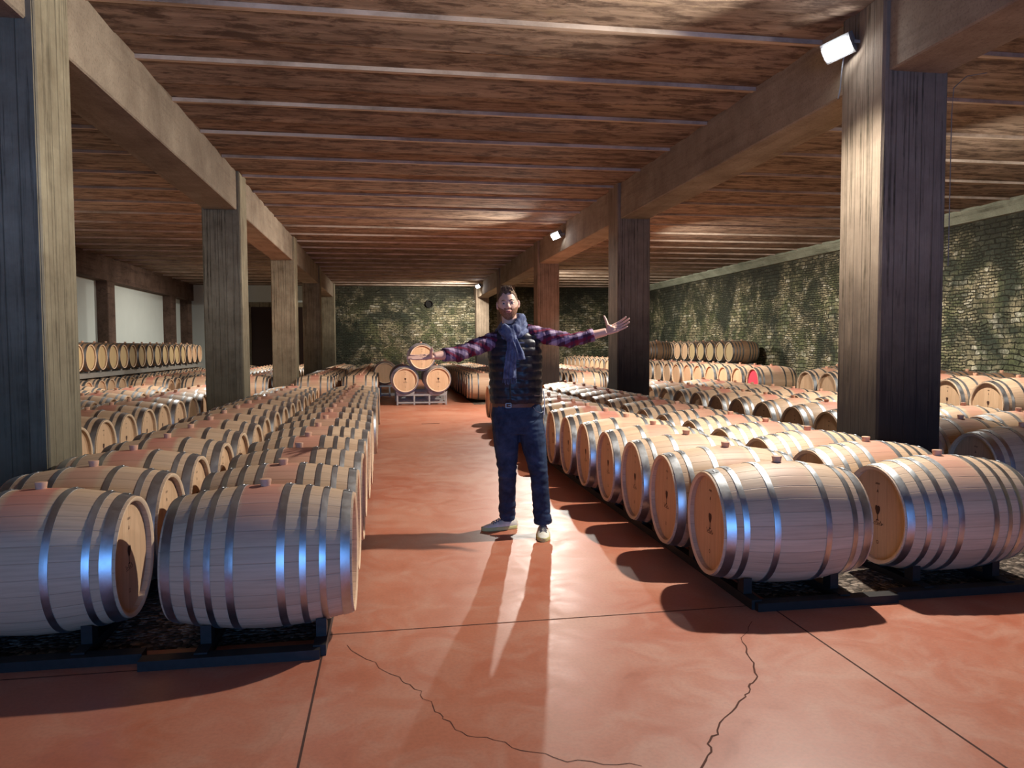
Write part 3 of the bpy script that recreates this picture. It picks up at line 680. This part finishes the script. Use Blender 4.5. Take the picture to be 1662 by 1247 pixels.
# --- head surface: deformed ellipsoid in head space (x right of picture, -y towards the camera)
HC = W(.906, 5.705, 1.795); RZ = Matrix.Rotation(radians(-9), 3, 'Z') @ Matrix.Rotation(radians(-4), 3, 'Y')
def head_pt(th, ph, off=0):    # th from the crown, ph round; front at ph = -90 degrees
    x, y, z = sin(th)*cos(ph), sin(th)*sin(ph), cos(th)
    rx, ry, rz = .077, .098, .128
    p = Vector((rx*x, ry*y, rz*z))
    if z < 0:                 # jaw narrows towards the chin
        k = 1-.30*(-z)**1.6; p.x *= k; p.y *= 1-.16*(-z)**2
        if y < 0: p.y -= .014*(-z)**1.5*max(0, -y)
    if z > .35: p.z -= .004*(z-.35)
    f = max(0, -y)
    def g(cx, cz, sx, sz): return exp(-((p.x-cx)/sx)**2-((p.z-cz)/sz)**2)*(f**2)
    p.y += .012*(g(-.031, .006, .015, .011)+g(.031, .006, .015, .011))      # eye sockets
    p.y -= .006*(g(-.03, .028, .024, .008)+g(.03, .028, .024, .008))       # brow ridge
    p.y -= .005*(g(-.038, -.022, .02, .016)+g(.038, -.022, .02, .016))      # cheeks
    p.y -= .007*g(0, -.098, .022, .018)                                     # chin
    p.y += .004*g(0, -.082, .02, .007)
    nrm = Vector((p.x/rx**2, p.y/ry**2, p.z/rz**2)).normalized()
    return p+nrm*off
def head_mesh(mb, keep=None, off=None, nu=64, nv=48, m=0):
    idx = {}; V = []; F = []
    for j in range(nv+1):
        for i in range(nu):
            th = min(max(pi*j/nv, .03), pi-.03); ph = 2*pi*i/nu
            V.append(HC+RZ @ head_pt(th, ph, off(th, ph) if callable(off) else (off or 0)))
    for j in range(nv):
        for i in range(nu):
            k = (i+1) % nu; F.append((j*nu+i, (j+1)*nu+i, (j+1)*nu+k, j*nu+k))
    F.append(tuple(range(nu))); F.append(tuple(nv*nu+i for i in range(nu-1, -1, -1)))
    mb.add(V, F, m)
def H(x, y, z): return HC+RZ @ Vector((x, y, z))
body = MB(); head_mesh(body)
# nose, lips, ears, neck
body.capsule(H(0, -.088, .018), H(0, -.112, -.022), .008, .0125, 10); body.ball(H(0, -.112, -.024), (.013, .013, .011), 12, 8)
for s in (-1, 1): body.ball(H(s*.011, -.103, -.027), (.008, .010, .007), 10, 6)
body.ball(H(0, -.098, -.051), (.024, .010, .0065), 14, 8); body.ball(H(0, -.096, -.061), (.021, .011, .0075), 14, 8)
for s in (-1, 1):
    body.ball(H(s*.081, .008, -.002), (.009, .018, .032), 12, 10, rot=Matrix.Rotation(s*.35, 3, 'Z')); body.ball(H(s*.079, -.002, -.022), (.008, .010, .012), 8, 6)
    body.ball(H(s*.031, -.082, .0140), (.018, .011, .0050), 12, 6); body.ball(H(s*.031, -.081, -.0040), (.017, .010, .0048), 12, 6)
body.tube([H(0, .012, -.06), W(.925, 5.735, 1.63), W(.94, 5.745, 1.55)], [(.058, .058), (.058, .06), (.075, .07)], 20)
# trunk and legs beneath the clothes
ell_rings(body, [(.985, 5.76, .84, .13, .095), (.985, 5.76, .95, .165, .11), (.975, 5.755, 1.10, .150, .10), (.965, 5.75, 1.25, .160, .11), (.955, 5.745, 1.42, .170, .115), (.945, 5.745, 1.52, .155, .105), (.94, 5.745, 1.585, .08, .07)])
LEG_R = [(.89, 5.77, .90), (.895, 5.78, .50), (.945, 5.97, .09)]; LEG_L = [(1.09, 5.75, .90), (1.135, 5.70, .50), (1.172, 5.70, .09)]
for (a, b_, c_) in (LEG_R, LEG_L):
    body.tube([W(*a), W(*((Vector(a)+Vector(b_))/2)), W(*b_), W(*((Vector(b_)+Vector(c_))/2)), W(*c_)], [.08, .07, .052, .05, .036], 16)
SH_R, EL_R, WR_R = (.80, 5.735, 1.545), (.507, 5.575, 1.425), (.318, 5.46, 1.408)
SH_L, EL_L, WR_L = (1.105, 5.725, 1.578), (1.385, 5.66, 1.520), (1.652, 5.60, 1.583)
def arm(mb, s, e, w, r, n=14):
    s, e, w = W(*s), W(*e), W(*w); mb.tube([s, s.lerp(e, .5), e, e.lerp(w, .35), e.lerp(w, .75), w], r, n)
arm(body, SH_R, EL_R, WR_R, [.042, .047, .040, .042, .032, (.030, .024)]); arm(body, SH_L, EL_L, WR_L, [.040, .047, .040, .042, .033, (.026, .031)])
def hand(mb, wrist, d, nrm, tside, curls, spread, k=1.0, thumb=(.55, .75, .35)):
    # d: finger direction, nrm: out of the palm, tside: towards the thumb
    w = W(*wrist); d = Vector(d).normalized(); nrm = Vector(nrm); nrm = (nrm-d*nrm.dot(d)).normalized(); ts = Vector(tside); ts = (ts-d*ts.dot(d)-nrm*ts.dot(nrm)).normalized()
    lens = [(.045, .027, .021), (.050, .031, .022), (.047, .029, .021), (.036, .022, .019)]
    for i in range(4):
        off = (1.5-i)*.021*k; base = w+d*(.012*k)+ts*off*.55; kn = w+d*(.092-.006*abs(i-1))*k+ts*off
        mb.capsule(base, kn, .0145*k, .0115*k, 10)
        p = kn; ang = curls[i]; dirn = (d+ts*spread*(1.5-i)/1.5).normalized()
        for j, L in enumerate(lens[i]):
            a = ang*(.6+.5*j); v = (dirn*cos(a)+nrm*sin(a)).normalized(); q = p+v*L*k
            mb.capsule(p, q, (.0088-.0006*j)*k, (.0083-.0007*j)*k, 10); p = q
    mb.ball(w+d*.055*k-nrm*.002, Vector((.028, .028, .028))*k*.8, 12, 8)
    mb.ball(w+d*.035*k+ts*.026*k+nrm*.008*k, Vector((.019, .019, .019))*k, 12, 8)     # thenar
    t0 = w+d*.025*k+ts*.024*k; v1 = (d*thumb[0]+ts*thumb[1]+nrm*thumb[2]).normalized(); t1 = t0+v1*.044*k
    v2 = (d*thumb[0]*.55+ts*thumb[1]*1.1+nrm*thumb[2]).normalized(); t2 = t1+v2*.034*k; t3 = t2+(v2*.9-d*.12).normalized()*.026*k
    mb.capsule(t0, t1, .014*k, .0112*k, 10); mb.capsule(t1, t2, .0108*k, .0098*k, 10); mb.capsule(t2, t3, .0098*k, .008*k, 10)
# his right hand (picture left): palm up, fingers away; left hand: palm to the camera, fingers up and out
hand(body, WR_R, (-.155, -.055, -.012), (.12, -.30, 1), (.05, -.9, .45), (.10, .06, .05, .10), .10, 1.03, thumb=(.35, .55, .95))
hand(body, WR_L, (.19, -.06, .085), (-.25, -.75, .62), (-.2, .25, 1), (.22, .20, .18, .15), .10, 1.03, thumb=(.12, 1.0, .25))
body_o = build_union(body, 'body', M['skin'], .0042, 2)
# eyes
for s in (-1, 1):
    e = MB(); e.ball(H(s*.031, -.0795, .0055), .0118, 16, 10); e.ball(H(s*.0315, -.0885, .0052), (.0058, .0045, .0058), 10, 6, 1)
    eo = e.obj('eye', [M['eye'], M['iris']], man, smooth=True)
    b_ = MB(); b_.tube([H(s*.013, -.103, .0235), H(s*.028, -.102, .030), H(s*.047, -.088, .024)], [.003, .0042, .0025], 8); b_.obj('eyebrow', M['hair'], man, smooth=True)
lp = MB(); lp.tube([H(-.024, -.098, -.053), H(-.010, -.1105, -.0555), H(0, -.112, -.056), H(.010, -.1105, -.0555), H(.024, -.098, -.053)], [.0022, .004, .0045, .004, .0022], 8); lp.tube([H(-.018, -.101, -.060), H(0, -.1105, -.0635), H(.018, -.101, -.060)], [.002, .0048, .002], 8); lp.obj('lips', M['lip'], man, smooth=True)
# beard and hair: shells over the same head surface
def shell(name, mat, keepf, offf, nu=96, nv=80):
    V = []; F = []
    for lay in (0, 1):
        for j in range(nv+1):
            for i in range(nu):
                th = min(max(pi*j/nv, .03), pi-.03); ph = 2*pi*i/nu; q = head_pt(th, ph)
                V.append(HC+RZ @ head_pt(th, ph, offf(q) if lay else -.006))
    n0 = (nv+1)*nu; used = {}
    for j in range(nv):
        for i in range(nu):
            k = (i+1) % nu; c_ = head_pt(min(max(pi*(j+.5)/nv, .03), pi-.03), 2*pi*(i+.5)/nu)
            if keepf(c_): used[(j, i)] = 1; F.append((n0+j*nu+i, n0+(j+1)*nu+i, n0+(j+1)*nu+k, n0+j*nu+k)); F.append((j*nu+k, (j+1)*nu+k, (j+1)*nu+i, j*nu+i))
    for (j, i) in used:
        k = (i+1) % nu
        for dj, di, a, b_ in ((-1, 0, (j, k), (j, i)), (1, 0, (j+1, i), (j+1, k)), (0, -1, (j, i), (j+1, i)), (0, 1, (j+1, k), (j, k))):
            if ((j+dj), (i+di) % nu) not in used:
                ia, ib = a[0]*nu+a[1], b_[0]*nu+b_[1]; F.append((ia, ib, n0+ib, n0+ia))
    if keepf is hair_keep: F.append(tuple(n0+i for i in range(nu)))
    me = mesh(name, V, F, mat, True); bm = bmesh.new(); bm.from_mesh(me); bmesh.ops.delete(bm, geom=[v for v in bm.verts if not v.link_faces], context='VERTS'); bmesh.ops.recalc_face_normals(bm, faces=bm.faces); bm.to_mesh(me); bm.free()
    return link(name, me, man)
def hair_keep(q):
    if q.y < -.02: return q.z > .080+.006*sin(q.x*170)-.35*max(0, abs(q.x)-.03) - 1.3*max(0, q.y+.062)
    if q.y < .02: return q.z > .012+ (-q.y)*1.3 
    return q.z > -.055
def hair_off(q):
    top = max(0, q.z-.05)/.08; fr = max(0, -q.y+.03)/.1
    return .0025+.007*top+.010*top*fr*exp(-(q.x/.045)**2)+.004*noise.noise(Vector((q.x*90, q.y*90, q.z*40)))*top
def beard_keep(q):
    if q.y > .012: return False
    if abs(q.x) < .017 and -.068 < q.z < -.050 and q.y < -.06: return False
    return q.z < -.042+.55*max(0, abs(q.x)-.032) + (.012 if abs(q.x) < .03 and q.y < -.07 else 0)+ .5*max(0, q.y+.04)
shell('hair', M['hair'], hair_keep, hair_off)
shell('beard', M['beard'], beard_keep, lambda q: .0022+.0015*noise.noise(q*120))
tf = MB()
for i in range(60):
    a = random.uniform(-.046, .046); b_ = random.uniform(-.078, -.0); z0 = .104+.28*(b_+.078)*.6-.12*abs(a)
    tf.capsule(H(a, b_, z0), H(a*.8+random.uniform(-.008, .008), b_-.004+random.uniform(-.008, .008), z0+.026+random.uniform(0, .012)*(1 if b_ < -.03 else .3)), .0055, .002, 6)
tf.obj('hair_tuft', M['hair'], man, smooth=True)
# jeans
jn = MB()
ell_rings(jn, [(.985, 5.765, .80, .175, .115), (.985, 5.765, .86, .20, .128), (.985, 5.76, .95, .203, .13), (.98, 5.757, 1.045, .185, .118)])
def leg(a, b_, c_, rr):
    a, b_, c_ = W(*a), W(*b_), W(*c_)
    jn.tube([a, a.lerp(b_, .35), a.lerp(b_, .7), b_, b_.lerp(c_, .35), b_.lerp(c_, .7), c_], rr, 22)
leg((.892, 5.765, .88), (.905, 5.775, .48), (.930, 5.955, .105), [(.107, .12), (.100, .112), (.085, .095), (.071, .08), (.068, .076), (.066, .072), (.067, .074)])
leg((1.083, 5.755, .88), (1.142, 5.70, .48), (1.174, 5.705, .095), [(.107, .12), (.100, .112), (.083, .095), (.070, .08), (.069, .076), (.068, .072), (.070, .076)])
def jean_disp(co, nr):
    z = co.z; k = exp(-((z-.5)/.12)**2)*.7+exp(-((z-.16)/.09)**2)*1.0+exp(-((z-.84)/.07)**2)*.6+.25
    return .009*k*noise.noise(Vector((co.x*9, co.y*9, z*26)))+.004*k*noise.noise(Vector((co.x*20, co.y*20, z*55+9)))
build_union(jn, 'jeans', M['denim'], .0065, 3, disp=jean_disp)
pk = MB(); pk.tube([W(1.085, 5.625, 1.012), W(1.11, 5.624, .978), W(1.15, 5.645, .965), W(1.178, 5.69, .975)], .0025, 6); pk.obj('pocket_seam', plain('pale_stitching', (.20, .22, .26), .8), man)
# belt and buckle
bl = MB(); out = []
for z, k in ((1.010, 1), (1.045, 1)):
    out.append([W(.98+.195*cos(2*pi*i/48), 5.757+.128*sin(2*pi*i/48), z) for i in range(48)])
inner = [[W(.98+.180*cos(2*pi*i/48), 5.757+.112*sin(2*pi*i/48), z) for i in range(48)] for z in (1.045, 1.010)]
bl.loft(out+inner+[out[0]], 0, cap=False); bo = bl.obj('belt', M['leather'], man, smooth=False)
bk = MB(); bx, by, bz = .892, 5.6245, 1.028
for x0, x1, z0, z1 in ((-.022, .022, -.018, -.015), (-.022, .022, .015, .018), (-.022, -.018, -.018, .018), (.018, .022, -.018, .018), (-.002, .018, -.0015, .0015)):
    bk.box(bx+x0-P0.x, bx+x1-P0.x, by-.008-P0.y, by-.002-P0.y, bz+z0, bz+z1)
bk.obj('buckle', M['buckle'], man)
# plaid shirt: trunk, collar and sleeves rolled to the forearm
st = MB()
ell_rings(st, [(.975, 5.755, 1.10, .165, .11), (.962, 5.75, 1.30, .172, .118), (.953, 5.745, 1.45, .175, .118), (.948, 5.745, 1.54, .155, .10), (.94, 5.745, 1.60, .085, .072)])
def sleeve(s, e, w, t, rr):
    s, e, w = W(*s), W(*e), W(*w); c_ = e.lerp(w, t); st.tube([s, s.lerp(e, .3), s.lerp(e, .7), e, e.lerp(c_, .5), c_], rr, 18)
sleeve((.86, 5.745, 1.54), EL_R, WR_R, .55, [.064, .066, .061, .058, .052, .045]); sleeve((1.055, 5.735, 1.574), EL_L, WR_L, .62, [.072, .067, .060, .055, .051, .046])
st.ball(W(.515, 5.575, 1.402), (.05, .05, .045))
def shirt_disp(co, nr): return .010*noise.noise(Vector((co.x*16, co.y*12, co.z*12)))+.006*noise.noise(Vector((co.x*45+3, co.y*30, co.z*24)))
sh = build_union(st, 'shirt', M['plaid'], .006, 2, disp=shirt_disp)
for e, w, t in ((EL_R, WR_R, .55), (EL_L, WR_L, .62)):
    e, w = W(*e), W(*w); c_ = e.lerp(w, t); d_ = (w-e).normalized(); cf = MB()
    cf.tube([c_-d_*.045, c_-d_*.035, c_+d_*.006, c_+d_*.010], [.047, .051, .050, .044], 20); cf.obj('cuff', M['plaid'], man, smooth=True)
# quilted vest
vt = MB()
VR = [(.975, 5.757, 1.035, .196, .133), (.975, 5.757, 1.07, .203, .14), (.972, 5.755, 1.20, .204, .142), (.968, 5.752, 1.33, .207, .146), (.966, 5.75, 1.44, .208, .146), (.958, 5.75, 1.505, .198, .135), (.955, 5.75, 1.555, .178, .118), (.95, 5.75, 1.60, .125, .098), (.945, 5.75, 1.625, .085, .085), (.942, 5.75, 1.655, .078, .080)]
ell_rings(vt, VR, 36); vt.capsule(W(.812, 5.742, 1.498), W(.93, 5.75, 1.572), .088, .078, 16); vt.capsule(W(1.098, 5.738, 1.525), W(.96, 5.75, 1.590), .090, .078, 16)
def vest_disp(co, nr):
    z = co.z; q = abs(sin(pi*(z-1.035)/.062)); side = 1
    return .0065*(q**.6)-.003+.005*noise.noise(Vector((co.x*22, co.y*22, z*30)))+.006*noise.noise(Vector((co.x*7, co.y*7, z*9)))
build_union(vt, 'vest', M['vest'], .0058, 2, disp=vest_disp)
zp = MB(); zp.tube([W(.905, 5.606, 1.05), W(.902, 5.598, 1.25), W(.905, 5.596, 1.44), W(.912, 5.62, 1.53)], .005, 8); zp.obj('zip', M['vest'], man)
cm_ = MB(); cm_.box(.972-P0.x, 1.012-P0.x, 5.598-P0.y, 5.606-P0.y, 1.498, 1.507); cm_.obj('chest_mark', plain('pale_thread', (.30, .30, .36), .8), man)
dc = MB(); dc.tube([W(1.185, 5.72, 1.13), W(1.188, 5.70, 1.06), W(1.186, 5.695, 1.0), W(1.182, 5.695, .945)], .0045, 8); dc.obj('drawcord', M['white'], man)
zl = MB(); zl.tube([W(1.095, 5.635, 1.10), W(1.13, 5.640, 1.098), W(1.155, 5.66, 1.102)], .005, 8); zl.obj('pocket_zip', M['buckle'], man)
# scarf: folds round the neck and two hanging ends
sc = MB()
def sloop(cx, cy, cz, rx, ry, tilt, r, n=40, tw=0):
    pts = [];
    for i in range(n+1):
        a = 2*pi*i/n; x = rx*cos(a); y = ry*sin(a); pts.append(W(cx+x, cy+y, cz+tilt*x+.035*y/ry*1.0))
    sc.tube(pts, r, 12)
sloop(.935, 5.735, 1.618, .096, .094, .34, (.030, .022)); sloop(.94, 5.73, 1.648, .086, .084, .44, (.026, .018)); sloop(.94, 5.735, 1.585, .110, .106, .22, (.028, .022)); sloop(.945, 5.73, 1.672, .078, .076, .42, (.018, .014))
sc.ball(W(.908, 5.595, 1.545), (.048, .036, .042)); sc.ball(W(.945, 5.612, 1.60), (.045, .035, .045)); sc.capsule(W(1.005, 5.67, 1.695), W(.915, 5.595, 1.565), .032, .034, 12); sc.capsule(W(.865, 5.645, 1.625), W(.91, 5.60, 1.585), .026, .03, 12); sc.capsule(W(.85, 5.64, 1.59), W(.90, 5.60, 1.545), .03, .03, 12)
def tail(pts, w0, w1, folds, ph):
    rings = []; n = 30
    for k, p_ in enumerate(pts):
        t = k/(len(pts)-1); w_ = w0+(w1-w0)*t; r = []
        for i in range(n):
            u = -1+2*i/(n-1); yy = .010*sin(u*folds+ph+t*1.5)+.004*sin(u*folds*2.3+t*3)
            r.append(W(p_[0]+u*w_, p_[1]+yy-.007, p_[2]+(random.uniform(-.006, .006) if k == len(pts)-1 else 0)))
        for i in range(n-1, -1, -1):
            u = -1+2*i/(n-1); yy = .010*sin(u*folds+ph+t*1.5)+.004*sin(u*folds*2.3+t*3)
            r.append(W(p_[0]+u*w_, p_[1]+yy+.007, p_[2]))
        rings.append(r)
    sc.loft(rings)
tail([(.912, 5.585, 1.545), (.915, 5.580, 1.47), (.905, 5.578, 1.40), (.90, 5.578, 1.32), (.897, 5.582, 1.235)], .036, .050, 7, 0)
tail([(.930, 5.580, 1.535), (.955, 5.572, 1.47), (.975, 5.570, 1.42), (.985, 5.573, 1.375)], .028, .034, 6, 1.2)
so = build_union(sc, 'scarf', M['scarf'], .0042, 1, disp=lambda co, nr: .0045*noise.noise(Vector((co.x*55+co.z*8, co.y*30, co.z*7))))
fg = MB()
for i in range(16):
    x = .897-.050+.0066*i; fg.tube([W(x, 5.580, 1.245), W(x+random.uniform(-.004, .004), 5.579, 1.205-random.uniform(0, .02))], .0018, 5)
fg.obj('fringe', M['scarf'], so)
# shoes
def shoe(loc, rz, name='shoe'):
    e = MB(); up_ = MB(); n = 24
    def outline(x): # half width along the foot, x from heel 0 to toe .30
        t = x/.30; return .034+.016*sin(pi*min(1, t*1.05)*.9)**1.0*(1 if t < .8 else 1)-.022*max(0, t-.82)/.18-.006*max(0, .12-t)/.12
    rings = []
    for k in range(15):
        x = -.055+.30*k/14; t = k/14; w_ = max(.012, outline(.30*t)); hgt = [.075, .088, .098, .104, .103, .096, .086, .077, .069, .061, .055, .050, .045, .038, .022][k]
        r = []
        for i in range(n):
            a = 2*pi*i/n; y = w_*cos(a)*(.92 if sin(a) > .3 else 1); z = .026+(hgt-.026)*max(0, sin(a))**.75 if sin(a) > 0 else .026+.006*sin(a)
            r.append((x, y*(1-.35*max(0, sin(a))*(1 if t < .55 else .6)), z))
        rings.append(r)
    up_.loft(rings)
    sl = []
    for z, g_ in ((.0, .002), (.006, .005), (.026, .004), (.030, .0)):
        r = []
        for i in range(40):
            a = 2*pi*i/40; t = .5-.5*cos(a); x = -.058+.306*t; w_ = max(.010, outline(.30*t))*(sin(a)/max(1e-3, abs(sin(a))) if abs(sin(a)) > 1e-6 else 0)
            y = w_*min(1, abs(sin(a))*2.2)+g_*sin(a); r.append((x, y, z))
        sl.append(r)
    so_ = MB(); so_.loft(sl)
    o = link(name, up_.me(name, M['shoe'], True), man, Vector(loc)-P0); o.rotation_euler = (0, 0, rz)
    link('sole', so_.me('sole', M['sole'], True), o)
    lc = MB()
    for k in range(5):
        x = .045+.022*k; z = .100-.0085*k; lc.tube([(x, -.026, z-.008), (x+.010, 0, z+.004), (x+.022, .026, z-.014)], .0032, 6); lc.tube([(x, .026, z-.008), (x+.010, 0, z+.006), (x+.022, -.026, z-.014)], .0032, 6)
    link('lace', lc.me('lace', M['lace'], True), o); return o
shoe((.960, 5.975, 0), radians(180+10)); shoe((1.178, 5.735, 0), radians(-100))
